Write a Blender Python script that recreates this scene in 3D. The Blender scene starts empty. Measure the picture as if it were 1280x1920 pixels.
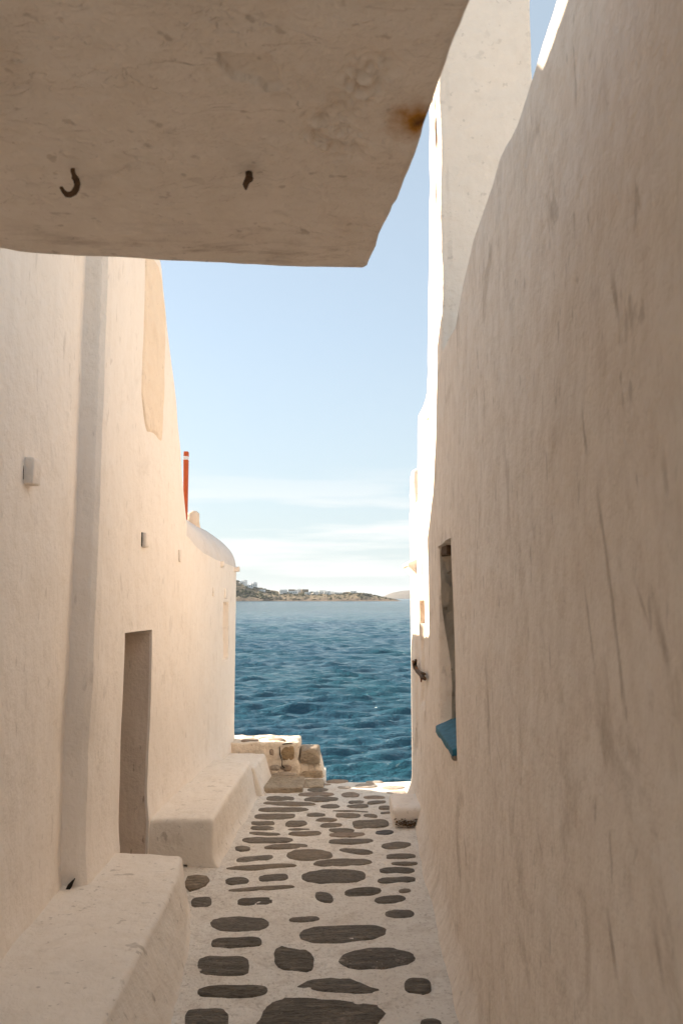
import bpy, bmesh, math, random
import numpy as np
random.seed(7)
R = math.radians
S = bpy.context.scene
COL = S.collection

# ------------------------------------------------------------------ camera, sky, sun, exposure
EYE = 1.80; PITCH = R(6.16); FPX = 1500.0
cam = bpy.data.cameras.new('camera'); camo = bpy.data.objects.new('camera', cam); COL.objects.link(camo)
camo.location = (0, 0, EYE); camo.rotation_euler = (R(90) + PITCH, 0, 0)
cam.sensor_fit = 'VERTICAL'; cam.sensor_height = 36.0; cam.sensor_width = 24.0
cam.lens = FPX / 1920 * 36.0
cam.clip_start = 0.02; cam.clip_end = 30000
cam.dof.use_dof = True; cam.dof.focus_distance = 6.5; cam.dof.aperture_fstop = 6.3
S.camera = camo

SUN_AZ = R(62.5)      # to the left of the view direction (+Y)
SUN_EL = R(23.5)
w = bpy.data.worlds.new('World'); S.world = w; w.use_nodes = True
nt = w.node_tree; nt.nodes.clear()
N = nt.nodes.new; K = nt.links.new
out = N('ShaderNodeOutputWorld'); bg = N('ShaderNodeBackground'); bg.inputs[1].default_value = 0.0725
sky = N('ShaderNodeTexSky'); sky.sky_type = 'NISHITA'; sky.sun_disc = False
sky.sun_elevation = SUN_EL; sky.sun_rotation = -SUN_AZ
sky.air_density = 1.0; sky.dust_density = .6; sky.ozone_density = 1.0; sky.altitude = 0
tc = N('ShaderNodeTexCoord'); sep = N('ShaderNodeSeparateXYZ'); K(tc.outputs['Generated'], sep.inputs[0])
# thin streaky cloud veil, low over the horizon all the way round
mp = N('ShaderNodeMapping'); mp.inputs['Scale'].default_value = (2.2, 2.2, 30); K(tc.outputs['Generated'], mp.inputs[0])
cn = N('ShaderNodeTexNoise'); cn.inputs['Scale'].default_value = 1.5; cn.inputs['Detail'].default_value = 7; cn.inputs['Roughness'].default_value = .55
K(mp.outputs[0], cn.inputs['Vector'])
cr = N('ShaderNodeValToRGB'); cr.color_ramp.elements[0].position = .48; cr.color_ramp.elements[1].position = .62
K(cn.outputs[0], cr.inputs[0])
er = N('ShaderNodeValToRGB'); e = er.color_ramp.elements
e[0].position = 0.0; e[0].color = (.35, .35, .35, 1); e[1].position = .17; e[1].color = (0, 0, 0, 1)
x = er.color_ramp.elements.new(.09); x.color = (.7, .7, .7, 1)
K(sep.outputs[2], er.inputs[0])
mm = N('ShaderNodeMath'); mm.operation = 'MULTIPLY'; K(cr.outputs[0], mm.inputs[0]); K(er.outputs[0], mm.inputs[1])
vf = N('ShaderNodeMapRange'); vf.inputs[1].default_value = 0; vf.inputs[2].default_value = .32; vf.inputs[3].default_value = .92; vf.inputs[4].default_value = .6; K(sep.outputs[2], vf.inputs[0])
veil = N('ShaderNodeMixRGB'); veil.inputs[2].default_value = (2.75, 3.17, 3.35, 1); K(sky.outputs[0], veil.inputs[1]); K(vf.outputs[0], veil.inputs[0])
mx = N('ShaderNodeMixRGB'); mx.inputs[2].default_value = (4.5, 4.45, 4.35, 1)
K(mm.outputs[0], mx.inputs[0]); K(veil.outputs[0], mx.inputs[1]); K(mx.outputs[0], bg.inputs[0]); K(bg.outputs[0], out.inputs[0])

sl = bpy.data.lights.new('sun', 'SUN'); sl.energy = 5.0; sl.angle = R(.53); sl.color = (1, .87, .72)
so = bpy.data.objects.new('sun', sl); COL.objects.link(so)
from mathutils import Vector
SUND = Vector((-math.sin(SUN_AZ) * math.cos(SUN_EL), math.cos(SUN_AZ) * math.cos(SUN_EL), math.sin(SUN_EL)))
so.rotation_euler = SUND.to_track_quat('Z', 'Y').to_euler(); so.location = (-6, 6, 12)
S.view_settings.view_transform = 'Standard'; S.view_settings.look = 'None'
S.view_settings.gamma = 1; S.view_settings.use_curve_mapping = False
S.view_settings.exposure = 1.75
S.cycles.max_bounces = 10; S.cycles.diffuse_bounces = 8

# ------------------------------------------------------------------ helpers
CP, SP = math.cos(PITCH), math.sin(PITCH)
def ray(px, py):
    cx, cy = px - 640.0, 960.0 - py
    return cx, FPX * CP - cy * SP, FPX * SP + cy * CP
def on_z(px, py, z=0.0):
    a, b, c = ray(px, py); t = (z - EYE) / c
    return a * t, b * t, z
def on_y(px, py, y):
    a, b, c = ray(px, py); t = y / b
    return a * t, y, EYE + c * t

rng = np.random.RandomState(11)
TAB = rng.rand(64, 64, 64).astype(np.float32)
def noise(x, y, z):
    x, y, z = np.broadcast_arrays(np.asarray(x, float), np.asarray(y, float), np.asarray(z, float))
    xi, yi, zi = np.floor(x).astype(int), np.floor(y).astype(int), np.floor(z).astype(int)
    f = []
    for v, i in ((x, xi), (y, yi), (z, zi)):
        t = v - i; f.append(t * t * (3 - 2 * t))
    r = 0
    for a in (0, 1):
        for b in (0, 1):
            for c in (0, 1):
                wgt = (f[0] if a else 1 - f[0]) * (f[1] if b else 1 - f[1]) * (f[2] if c else 1 - f[2])
                r = r + wgt * TAB[(xi + a) % 64, (yi + b) % 64, (zi + c) % 64]
    return r * 2 - 1
def fbm(x, y, z, o=3, g=.5):
    r = 0; a = 1.0
    for i in range(o):
        r = r + a * noise(np.asarray(x) * 2**i + 7.3 * i, np.asarray(y) * 2**i + 3.1 * i, np.asarray(z) * 2**i + 1.7 * i); a *= g
    return r

def mesh_obj(name, verts, faces, mat, parent=None, smooth=True, mats=None, midx=None):
    me = bpy.data.meshes.new(name)
    me.from_pydata([tuple(map(float, v)) for v in verts], [], [tuple(map(int, f)) for f in faces])
    for m in (mats or [mat]): me.materials.append(m)
    if midx is not None: me.polygons.foreach_set('material_index', midx)
    if smooth: me.polygons.foreach_set('use_smooth', [True] * len(me.polygons))
    me.update()
    o = bpy.data.objects.new(name, me); COL.objects.link(o)
    if parent:
        o.parent = parent; o.location = -parent.location
    return o
def grid_faces(n, m, flip=False):
    i, j = np.meshgrid(np.arange(n - 1), np.arange(m - 1), indexing='ij')
    a = (i * m + j).ravel(); f = np.stack([a, a + m, a + m + 1, a + 1], 1)
    return f[:, ::-1] if flip else f
def grid_obj(name, P, mat, parent=None, flip=False, smooth=True, caps=False):
    n, m = P.shape[:2]
    faces = [tuple(f) for f in grid_faces(n, m, flip)]
    if caps:
        c0 = [j for j in range(m)]; c1 = [(n - 1) * m + j for j in range(m)]
        faces.append(tuple(c0 if not flip else c0[::-1])); faces.append(tuple(c1[::-1] if not flip else c1))
    return mesh_obj(name, P.reshape(-1, 3), faces, mat, parent, smooth)
def empty(name, loc):
    o = bpy.data.objects.new(name, None); COL.objects.link(o); o.location = loc; o.empty_display_size = .2
    bpy.context.view_layer.update(); return o
def tag(o, label, cat=None, group=None, kind=None):
    if label: o['label'] = label
    if cat: o['category'] = cat
    if group: o['group'] = group
    if kind: o['kind'] = kind
    return o
def sharp(o, ang=40):
    me = o.data; me.update()
    try: me.set_sharp_from_angle(angle=R(ang))
    except Exception: pass
    return o
def dedup(a, eps=1e-4):
    a = np.sort(np.array(a)); return a[np.concatenate([[True], np.diff(a) > eps])]
def block(name, lo, hi, mat, parent=None, seg=10, bev=.03, amp=.01, fr=3.0, warp=None, seed=0.0, p=None):
    """a hand-plastered block: subdivided box, softly rounded edges, uneven faces"""
    lo, hi = np.array(lo, float), np.array(hi, float); d = hi - lo
    bm = bmesh.new(); bmesh.ops.create_cube(bm, size=1.0)
    ns = seg
    bmesh.ops.subdivide_edges(bm, edges=bm.edges[:], cuts=ns, use_grid_fill=True)
    V = np.array([v.co[:] for v in bm.verts]) * 2       # -1..1
    # redistribute samples towards the edges
    V = np.sign(V) * (1 - (1 - np.abs(V)) ** 1.6)
    h = d / 2; Q = V * h
    inner = np.clip(Q, -(h - bev), h - bev); dv = Q - inner; L = np.linalg.norm(dv, axis=1, keepdims=True)
    Lm = np.where(L > 1e-9, L, 1)
    Q = np.where(L > bev, inner + dv / Lm * bev, Q)
    W = Q + lo + h
    nn = fbm(W[:, 0] * fr + seed, W[:, 1] * fr, W[:, 2] * fr, 3)
    dirn = V / np.linalg.norm(V, axis=1, keepdims=True)
    W = W + dirn * (nn * amp)[:, None]
    if warp: W = warp(W)
    for v, c in zip(bm.verts, W): v.co = c
    me = bpy.data.meshes.new(name); bm.to_mesh(me); bm.free(); me.materials.append(mat)
    me.polygons.foreach_set('use_smooth', [True] * len(me.polygons))
    o = bpy.data.objects.new(name, me); COL.objects.link(o)
    if parent: o.parent = parent; o.location = -parent.location
    return o
def tube_pts(pts, rad, n=8):
    pts = [Vector(p) for p in pts]; V = []; F = []
    for i, p in enumerate(pts):
        t = (pts[min(i + 1, len(pts) - 1)] - pts[max(i - 1, 0)]).normalized()
        u = t.orthogonal().normalized() if i == 0 else (u - t * u.dot(t)).normalized()
        v = t.cross(u); r = rad[i] if hasattr(rad, '__len__') else rad
        for k in range(n):
            a = 2 * math.pi * k / n; V.append(p + (u * math.cos(a) + v * math.sin(a)) * r)
    for i in range(len(pts) - 1):
        for k in range(n):
            F.append((i * n + k, i * n + (k + 1) % n, (i + 1) * n + (k + 1) % n, (i + 1) * n + k))
    F.append(tuple(range(n))[::-1]); F.append(tuple((len(pts) - 1) * n + k for k in range(n)))
    return V, F

# ------------------------------------------------------------------ materials
def mat_new(name):
    m = bpy.data.materials.new(name); m.use_nodes = True; t = m.node_tree
    b = t.nodes['Principled BSDF']; b.inputs['Roughness'].default_value = .9
    b.inputs['Specular IOR Level'].default_value = .2
    return m, t, b
class G:
    def __init__(s, t):
        s.t = t; tc = t.nodes.new('ShaderNodeTexCoord'); s.co = tc.outputs['Object']
    def n(s, kind, **kw):
        x = s.t.nodes.new(kind)
        for k, v in kw.items(): setattr(x, k, v)
        return x
    def noise(s, scale, detail=4, rough=.55, st=(1, 1, 1), off=(0, 0, 0), rot=(0, 0, 0), dist=0.0, co=None):
        m = s.n('ShaderNodeMapping'); m.inputs['Scale'].default_value = st; m.inputs['Location'].default_value = off; m.inputs['Rotation'].default_value = rot
        s.t.links.new(co or s.co, m.inputs[0])
        x = s.n('ShaderNodeTexNoise'); x.inputs['Scale'].default_value = scale; x.inputs['Detail'].default_value = detail
        x.inputs['Roughness'].default_value = rough; x.inputs['Distortion'].default_value = dist
        s.t.links.new(m.outputs[0], x.inputs['Vector']); return x.outputs[0]
    def ramp(s, v, a, b, ca=0.0, cb=1.0):
        x = s.n('ShaderNodeMapRange'); x.inputs[1].default_value = a; x.inputs[2].default_value = b
        x.inputs[3].default_value = ca; x.inputs[4].default_value = cb; s.t.links.new(v, x.inputs[0]); return x.outputs[0]
    def math(s, op, a, b):
        x = s.n('ShaderNodeMath', operation=op)
        for i, v in enumerate((a, b)):
            if isinstance(v, (int, float)): x.inputs[i].default_value = v
            else: s.t.links.new(v, x.inputs[i])
        return x.outputs[0]
    def mix(s, f, a, b, mode='MIX'):
        x = s.n('ShaderNodeMixRGB', blend_type=mode)
        for i, v in enumerate((f, a, b)):
            if isinstance(v, (int, float)): x.inputs[i].default_value = v
            elif isinstance(v, tuple): x.inputs[i].default_value = (*v, 1)
            else: s.t.links.new(v, x.inputs[i])
        return x.outputs[0]
    def bump(s, h, strength, dist, prev=None):
        x = s.n('ShaderNodeBump'); x.inputs['Strength'].default_value = strength; x.inputs['Distance'].default_value = dist
        s.t.links.new(h, x.inputs['Height'])
        if prev: s.t.links.new(prev, x.inputs['Normal'])
        return x.outputs[0]
    def pos(s):
        x = s.n('ShaderNodeSeparateXYZ'); s.t.links.new(s.co, x.inputs[0]); return x.outputs

def plaster(name, base, dark, stain=(.22, .15, .09), streak=.5, stains=.5, bump=1.0, vert=True, blot=.5, seed=0.0, zs=.3):
    m, t, b = mat_new(name); g = G(t)
    st = (1, 1, zs) if vert else (1, 1, 1)
    o = (seed, seed * .7, seed * .3)
    c = g.mix(g.ramp(g.noise(1.1, 5, .6, off=o), .35, .7), base, tuple(.93 * x + .07 * y for x, y in zip(base, dark)))
    s1 = g.ramp(g.noise(13, 6, .65, st=st, off=o), .42, .78)
    c = g.mix(g.math('MULTIPLY', s1, streak), c, dark)
    # patchy re-painting, grime clouds
    b1 = g.ramp(g.noise(2.6, 6, .7, st=(1, 1, .8) if vert else (1, 1, 1), off=(3 + seed, 1, 2), dist=.6), .55, .8)
    c = g.mix(g.math('MULTIPLY', b1, blot), c, tuple(.55 * x + .45 * y for x, y in zip(dark, stain)))
    # scratches and runs
    s2 = g.ramp(g.noise(9, 3, .6, st=(1, 1, min(1, zs * 1.5)) if vert else (1, 1.4, 1), off=(1, 5 + seed, 2), dist=.3), .625, .69)
    s3 = g.ramp(g.noise(1.3, 3, off=(9, 2, seed)), .42, .6)
    c = g.mix(g.math('MULTIPLY', g.math('MULTIPLY', s2, s3), stains), c, stain)
    s4 = g.ramp(g.noise(26, 2, .5, st=(1, 1, .35) if vert else (1, 1, 1), off=(4, seed, 8)), .67, .73)
    c = g.mix(g.math('MULTIPLY', s4, stains * .9), c, tuple(.95 * x for x in stain))
    t.links.new(c, b.inputs['Base Color'])
    n1 = g.bump(g.noise(4.5, 5, .62, off=o), .75 * bump, .035)
    n2 = g.bump(g.noise(20, 5, .65, st=(1, 1, min(1, zs * 1.6)) if vert else (1, 1, 1), off=o), .5 * bump, .009, n1)
    n3 = g.bump(g.noise(120, 3, .6), .35 * bump, .002, n2)
    n4 = g.bump(s2, -.5 * stains, .004, n3)
    t.links.new(n4, b.inputs['Normal'])
    return m
CREAM = (.80, .70, .60)
M_LEFT = plaster('left_plaster', (.855, .772, .685), (.72, .605, .485), streak=.25, stains=.2, blot=.32, seed=1.3)
M_CHAP = M_LEFT
M_RIGHT = plaster('right_plaster', (.81, .71, .607), (.56, .437, .33), streak=.5, stains=.3, blot=.95, seed=4.1, zs=.5, bump=1.3)
def gouges(m, segs, col):
    t = m.node_tree; b = t.nodes['Principled BSDF']; g = G(t); P = g.pos(); nz = g.math('MULTIPLY', g.math('SUBTRACT', g.noise(30, 4, .6, st=(1, 1, .3)), .5), .03)
    c = b.inputs['Base Color'].links[0].from_socket
    for (y0, z0, y1, z1, wd, k) in segs:
        f = g.ramp(P[2], z0, z1); yy = g.math('ADD', g.math('MULTIPLY', f, y1 - y0), y0)
        d = g.math('ADD', g.math('ABSOLUTE', g.math('SUBTRACT', P[1], yy), 0), nz)
        ends = g.math('MULTIPLY', g.ramp(P[2], z0 + .03, z0 - .05), g.ramp(P[2], z1 - .02, z1 + .04))
        c = g.mix(g.math('MULTIPLY', g.math('MULTIPLY', g.ramp(d, wd, wd * .2), ends), k), c, col)
    t.links.new(c, b.inputs['Base Color'])
def wall_yz(px, py):
    a, b_, c = ray(px, py); y = .53 * b_ / a; return y, EYE + c * y / b_
gouges(M_RIGHT, [(*wall_yz(*p), *wall_yz(*q), wd, k) for p, q, wd, k in (((1126, 930), (1176, 1330), .014, .5), ((1096, 1095), (1118, 1255), .012, .38), ((1160, 520), (1172, 600), .014, .55),
    ((1098, 770), (1106, 850), .012, .5), ((1258, 860), (1262, 930), .012, .5), ((1240, 1150), (1262, 1260), .02, .45), ((1195, 1090), (1225, 1180), .012, .4), ((1150, 1720), (1165, 1830), .016, .6), ((1235, 1740), (1250, 1850), .016, .55),
    ((930, 1395), (940, 1440), .02, .45), ((1010, 1560), (1020, 1605), .014, .5), ((855, 1560), (862, 1625), .02, .6), ((950, 1640), (962, 1700), .012, .5), ((935, 1800), (950, 1850), .012, .6))], (.27, .19, .12))
M_BENCH = plaster('bench_plaster', (.835, .752, .655), (.68, .555, .415), streak=.3, stains=.4, blot=.45, vert=False, seed=2.2)
M_WHITE = plaster('white_limewash', (.84, .75, .66), (.68, .55, .43), streak=.25, stains=.28, blot=.3, vert=False, seed=6.6)
M_RUBBLE = plaster('rubble_plaster', (.78, .68, .56), (.58, .44, .31), stain=(.20, .12, .06), streak=.6, stains=.7, blot=.9, bump=2.2, vert=False, seed=12.3)
M_TOWER = plaster('chimney_plaster', (.88, .76, .64), (.72, .58, .45), streak=.25, stains=.22, blot=.3, vert=False, seed=14.2)
M_PATCH = plaster('patch_plaster', (.80, .66, .51), (.68, .5, .36), streak=.3, stains=.2, blot=.3, bump=1.4, vert=False, seed=8.8)
M_NICHE = plaster('shaded_niche_plaster', (.66, .54, .44), (.5, .38, .29), streak=.35, stains=.6, blot=.5, seed=3.9)

def overhang_mat():
    m = plaster('soffit_plaster', (.86, .757, .656), (.70, .575, .445), stain=(.25, .16, .09), streak=.4, stains=.35, blot=.4, bump=1.3, vert=False, seed=5.2)
    t = m.node_tree; b = t.nodes['Principled BSDF']; g = G(t)
    old = b.inputs['Base Color'].links[0].from_socket
    P = g.pos()
    # rust stain bleeding out of the edge
    rx, ry, _ = on_z(800, 228, 2.70)
    dx = g.math('MULTIPLY', g.math('SUBTRACT', P[0], rx - .015), 1.0); dy = g.math('MULTIPLY', g.math('SUBTRACT', P[1], ry), 1.0)
    d = g.math('SQRT', g.math('ADD', g.math('MULTIPLY', dx, dx), g.math('MULTIPLY', dy, dy)), 0.0)
    d = g.math('ADD', d, g.math('MULTIPLY', g.math('SUBTRACT', g.noise(22, 4, .6), .5), .09))
    c = g.mix(g.ramp(d, .075, .02), old, (.46, .21, .03))
    c = g.mix(g.ramp(d, .022, .0), c, (.16, .07, .02))
    # weathered, scuffed strip along the outer edge
    e = g.ramp(P[1], 1.80, 2.02)
    sc = g.ramp(g.noise(11, 6, .7, st=(.45, 1.6, 1), off=(2, 2, 0)), .5, .68)
    c = g.mix(g.math('MULTIPLY', g.math('MULTIPLY', e, sc), .55), c, (.27, .17, .10))
    t.links.new(c, b.inputs['Base Color'])
    old = b.inputs['Normal'].links[0].from_socket
    fl = g.n('ShaderNodeTexVoronoi', feature='DISTANCE_TO_EDGE'); fl.inputs['Scale'].default_value = 5
    mm_ = g.n('ShaderNodeMapping'); mm_.inputs['Scale'].default_value = (.55, 1.25, 1)
    nv = g.n('ShaderNodeTexNoise'); nv.inputs['Scale'].default_value = 6; nv.inputs['Detail'].default_value = 5
    t.links.new(g.co, nv.inputs['Vector'])
    va = g.n('ShaderNodeMixRGB', blend_type='ADD'); va.inputs[0].default_value = .35
    t.links.new(g.co, va.inputs[1]); t.links.new(nv.outputs['Color'], va.inputs[2]); t.links.new(va.outputs[0], mm_.inputs[0]); t.links.new(mm_.outputs[0], fl.inputs['Vector'])
    lay = g.ramp(g.noise(5, 5, .6, st=(.6, 1.3, 1), off=(7, 3, 1), dist=1.2), .53, .545)
    lay2 = g.ramp(g.noise(7, 6, .65, st=(.5, 1.5, 1), off=(1, 8, 1), dist=1.5), .57, .58)
    n = g.bump(lay, .55, .009, old); n = g.bump(lay2, .5, .006, n)
    t.links.new(n, b.inputs['Normal'])
    return m
M_SOFFIT = overhang_mat()

def mortar_mat():
    m, t, b = mat_new('limewashed_mortar'); g = G(t)
    c = g.mix(g.ramp(g.noise(2.0, 6, .65), .35, .7), (.86, .80, .715), (.77, .69, .595))
    c = g.mix(g.math('MULTIPLY', g.ramp(g.noise(9, 8, .75, dist=.5), .48, .68), .58), c, (.54, .44, .35))
    c = g.mix(g.math('MULTIPLY', g.ramp(g.noise(45, 5, .7), .54, .68), .6), c, (.40, .32, .24))
    c = g.mix(g.math('MULTIPLY', g.ramp(g.noise(160, 2, .6), .68, .74), .55), c, (.22, .17, .12))
    t.links.new(c, b.inputs['Base Color'])
    n = g.bump(g.noise(8, 6, .7), 1.0, .03); n = g.bump(g.noise(50, 5, .7), 1.0, .009, n); n = g.bump(g.noise(220, 3, .6), .5, .002, n)
    t.links.new(n, b.inputs['Normal']); return m
M_MORTAR = mortar_mat()

def stone_mat(name, c0, c1, fleck=.7, lay=(1, 3.5, 1)):
    m, t, b = mat_new(name); g = G(t); b.inputs['Roughness'].default_value = .8; b.inputs['Specular IOR Level'].default_value = .3
    oi = g.n('ShaderNodeObjectInfo')
    va = g.n('ShaderNodeVectorMath', operation='ADD'); t.links.new(g.co, va.inputs[0])
    vm = g.n('ShaderNodeVectorMath', operation='SCALE'); t.links.new(oi.outputs['Location'], vm.inputs[0]); vm.inputs['Scale'].default_value = 3.7
    t.links.new(vm.outputs[0], va.inputs[1]); co = va.outputs[0]
    c = g.mix(g.ramp(g.noise(9, 5, .65, st=lay, co=co), .35, .7), c0, c1)
    c = g.mix(g.ramp(oi.outputs['Random'], 0, 1, 0, .75), c, tuple(.55 * x + .45 * y for x, y in zip((.23, .20, .17), c1)))
    c = g.mix(g.math('MULTIPLY', g.ramp(g.noise(30, 5, .7, st=lay, co=co), .5, .66), .8), c, tuple(.45 * x for x in c0))
    c = g.mix(g.math('MULTIPLY', g.ramp(g.noise(75, 3, .6, co=co), .69, .73), fleck), c, (.6, .53, .45))
    c = g.mix(g.math('MULTIPLY', g.ramp(g.noise(5, 6, .75, co=co), .57, .66), .5 * fleck), c, (.5, .43, .35))
    t.links.new(c, b.inputs['Base Color'])
    h = g.noise(7, 6, .7, st=lay, dist=1.2, co=co)
    n = g.bump(h, 1.0, .05); n = g.bump(g.noise(60, 4, .65, st=lay, co=co), .6, .004, n)
    t.links.new(n, b.inputs['Normal']); return m
M_STONE = stone_mat('slate_stone', (.12, .096, .068), (.26, .215, .16))
M_STONE_B = stone_mat('brown_stone', (.29, .22, .15), (.39, .305, .215))
M_STONE_P = stone_mat('pale_stone', (.42, .30, .21), (.50, .38, .28), fleck=.5)
M_STONE_L = stone_mat('limewashed_stone', (.60, .49, .39), (.68, .58, .48), fleck=.4)
M_STONE_G = stone_mat('blue_grey_stone', (.10, .105, .115), (.16, .155, .15))
M_TAN = stone_mat('tan_stone', (.45, .34, .23), (.56, .45, .32), fleck=.6, lay=(1, 1, 2))
M_OCHRE = stone_mat('ochre_stone', (.38, .25, .13), (.50, .36, .21), fleck=.3, lay=(1, 1, 2))

def simple(name, col, rough=.7, var=.25, scale=30, metal=0.0, bump=.4, worn=None):
    m, t, b = mat_new(name); g = G(t); b.inputs['Roughness'].default_value = rough; b.inputs['Metallic'].default_value = metal
    c = g.mix(g.ramp(g.noise(scale, 5, .65), .35, .7), col, tuple(x * (1 - var) for x in col))
    if worn: c = g.mix(g.ramp(g.noise(scale * .8, 5, .7, off=(3, 1, 2)), .60, .68), c, worn)
    t.links.new(c, b.inputs['Base Color']); t.links.new(g.bump(g.noise(scale * 2, 4, .6), bump, .004), b.inputs['Normal']); return m
M_IRON = simple('rusted_iron', (.13, .075, .04), .8, .5, 60)
M_RUST = simple('bright_rust', (.28, .11, .035), .85, .6, 80)
M_BLUE = simple('blue_paint', (.028, .15, .215), .6, .4, 25, worn=(.07, .22, .29))
M_RED = simple('orange_red_paint', (.58, .115, .035), .6, .2, 20)
M_BAND = simple('white_paint', (.75, .72, .72), .6, .1, 20)
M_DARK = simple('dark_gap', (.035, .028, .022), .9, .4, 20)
M_LEAF = simple('dry_leaf', (.20, .115, .05), .8, .6, 90)

# ------------------------------------------------------------------ large structure: pavement
def gz(x, y):
    return .012 * fbm(np.asarray(x) * 1.6, np.asarray(y) * 1.6, 4.0, 3) - .004
def edge_y(x):
    return 8.16 + .035 * fbm(np.asarray(x) * 2.5, 1.0, 2.0, 2) + np.where(np.asarray(x) < -.15, .68, 0)
pave = empty('alley_pavement', (0, 6, 0)); tag(pave, 'limewashed alley paving with dark slate stones', kind='structure')
xs = dedup(np.concatenate([np.arange(-1.8, 1.3, .03), [-.165, -.135]])); ts = np.concatenate([np.linspace(-6, 2.0, 40)[:-1], np.arange(2.0, 7.6, .03), np.linspace(7.6, 8.0, 14)[1:]])
X = np.repeat(xs[:, None], len(ts) + 5, 1); Yg = np.zeros_like(X); Z = np.zeros_like(X)
for i, xx in enumerate(xs):
    ey = float(edge_y(xx)); yy = np.where(ts > 7.6, 7.6 + (ts - 7.6) / .4 * (ey - 7.6 - .05), ts)
    Yg[i] = np.concatenate([yy, [ey - .02, ey, ey + .004, ey + .01, ey + .02]])
    Z[i] = np.concatenate([gz(xx, yy), [gz(xx, ey) - .006, gz(xx, ey) - .03, -.1, -.5, -1.6]])
micro = .0035 * fbm(X * 14, Yg * 14, 0, 2); micro[:, -5:] = 0
# mortar creeps up against the walls
grid_obj('mortar', np.stack([X, Yg, Z + micro], -1), M_MORTAR, pave)
mesh_obj('quay', [(-14, 8.9, -.02), (-1.79, 8.85, -.02), (-1.79, 8.86, -1.7), (-14, 8.9, -1.7), (-1.79, -6, -.02), (-14, -6, -.02)],
         [(0, 1, 2, 3), (5, 4, 1, 0)], M_MORTAR, pave, smooth=False)
mesh_obj('quay', [(1.29, 8.15, -.02), (14, 8.15, -.02), (14, 8.16, -1.7), (1.29, 8.16, -1.7), (14, -6, -.02), (1.29, -6, -.02)],
         [(3, 2, 1, 0), (0, 1, 4, 5)], M_MORTAR, pave, smooth=False)

def stone(poly, mat, lift=.0045, seed=0):
    """poly: list of ground points (x, y); a low rough slate set in the mortar"""
    p = np.array(poly); c = p.mean(0); n = len(p); r0 = random.random() * 50
    wob = 1 + .04 * noise(np.arange(n) * .45 + r0, 0.5, seed) + .028 * noise(np.arange(n) * 1.3 + r0, 4.5, seed)
    p = c + (p - c) * wob[:, None]
    V = []; F = []
    for k, (s, dz) in enumerate(((1.01, -.03), (1.0, -.003), (.975, .0), (.6, .001), (.25, .0015))):
        q = c + (p - c) * s
        z = gz(q[:, 0], q[:, 1]) + lift + dz + (.0035 * noise(q[:, 0] * 14 + r0, q[:, 1] * 30, 2.2) if k > 1 else 0)
        V += [(a - c[0], b_ - c[1], zz) for (a, b_), zz in zip(q, np.broadcast_to(z, (n,)))]
    for k in range(4):
        for i in range(n):
            F.append((k * n + i, k * n + (i + 1) % n, (k + 1) * n + (i + 1) % n, (k + 1) * n + i))
    F.append(tuple(4 * n + i for i in range(n)))
    o = mesh_obj('paving_stone', V, F, mat); o.parent = pave; o.location = (c[0] - pave.location.x, c[1] - pave.location.y, -pave.location.z)
    return o
def stone_px(x0, x1, y0, y1, sh=0.0, ex=2.6, mat=None, n=40, taper=0.0):
    """bounding box in photograph pixels, shear sh (up to the right), superellipse exponent ex"""
    cx, cy, hw, hh = (x0 + x1) / 2, (y0 + y1) / 2, (x1 - x0) / 2, (y1 - y0) / 2
    hh2 = max(hh - abs(sh) * .5, hh * .45); r = random.random() * 40; pts = []
    for k in range(n):
        a = 2 * math.pi * k / n; ca, sa = math.cos(a), math.sin(a)
        u = math.copysign(abs(ca) ** (2 / ex), ca); v = math.copysign(abs(sa) ** (2 / ex), sa)
        v *= 1 + .13 * float(noise(k * .55 + r, 1.5, 2.5)); v *= 1 + taper * u
        pts.append(on_z(cx + u * hw, cy + v * hh2 - u * sh * .5)[:2])
    return stone(pts, mat or M_STONE, seed=r)
def A(x, y): return 340 + x / 2.4615, 1440 + y / 2.4615
def B(x, y): return 300 + x / 2.1333, 1640 + y / 2.1333
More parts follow.
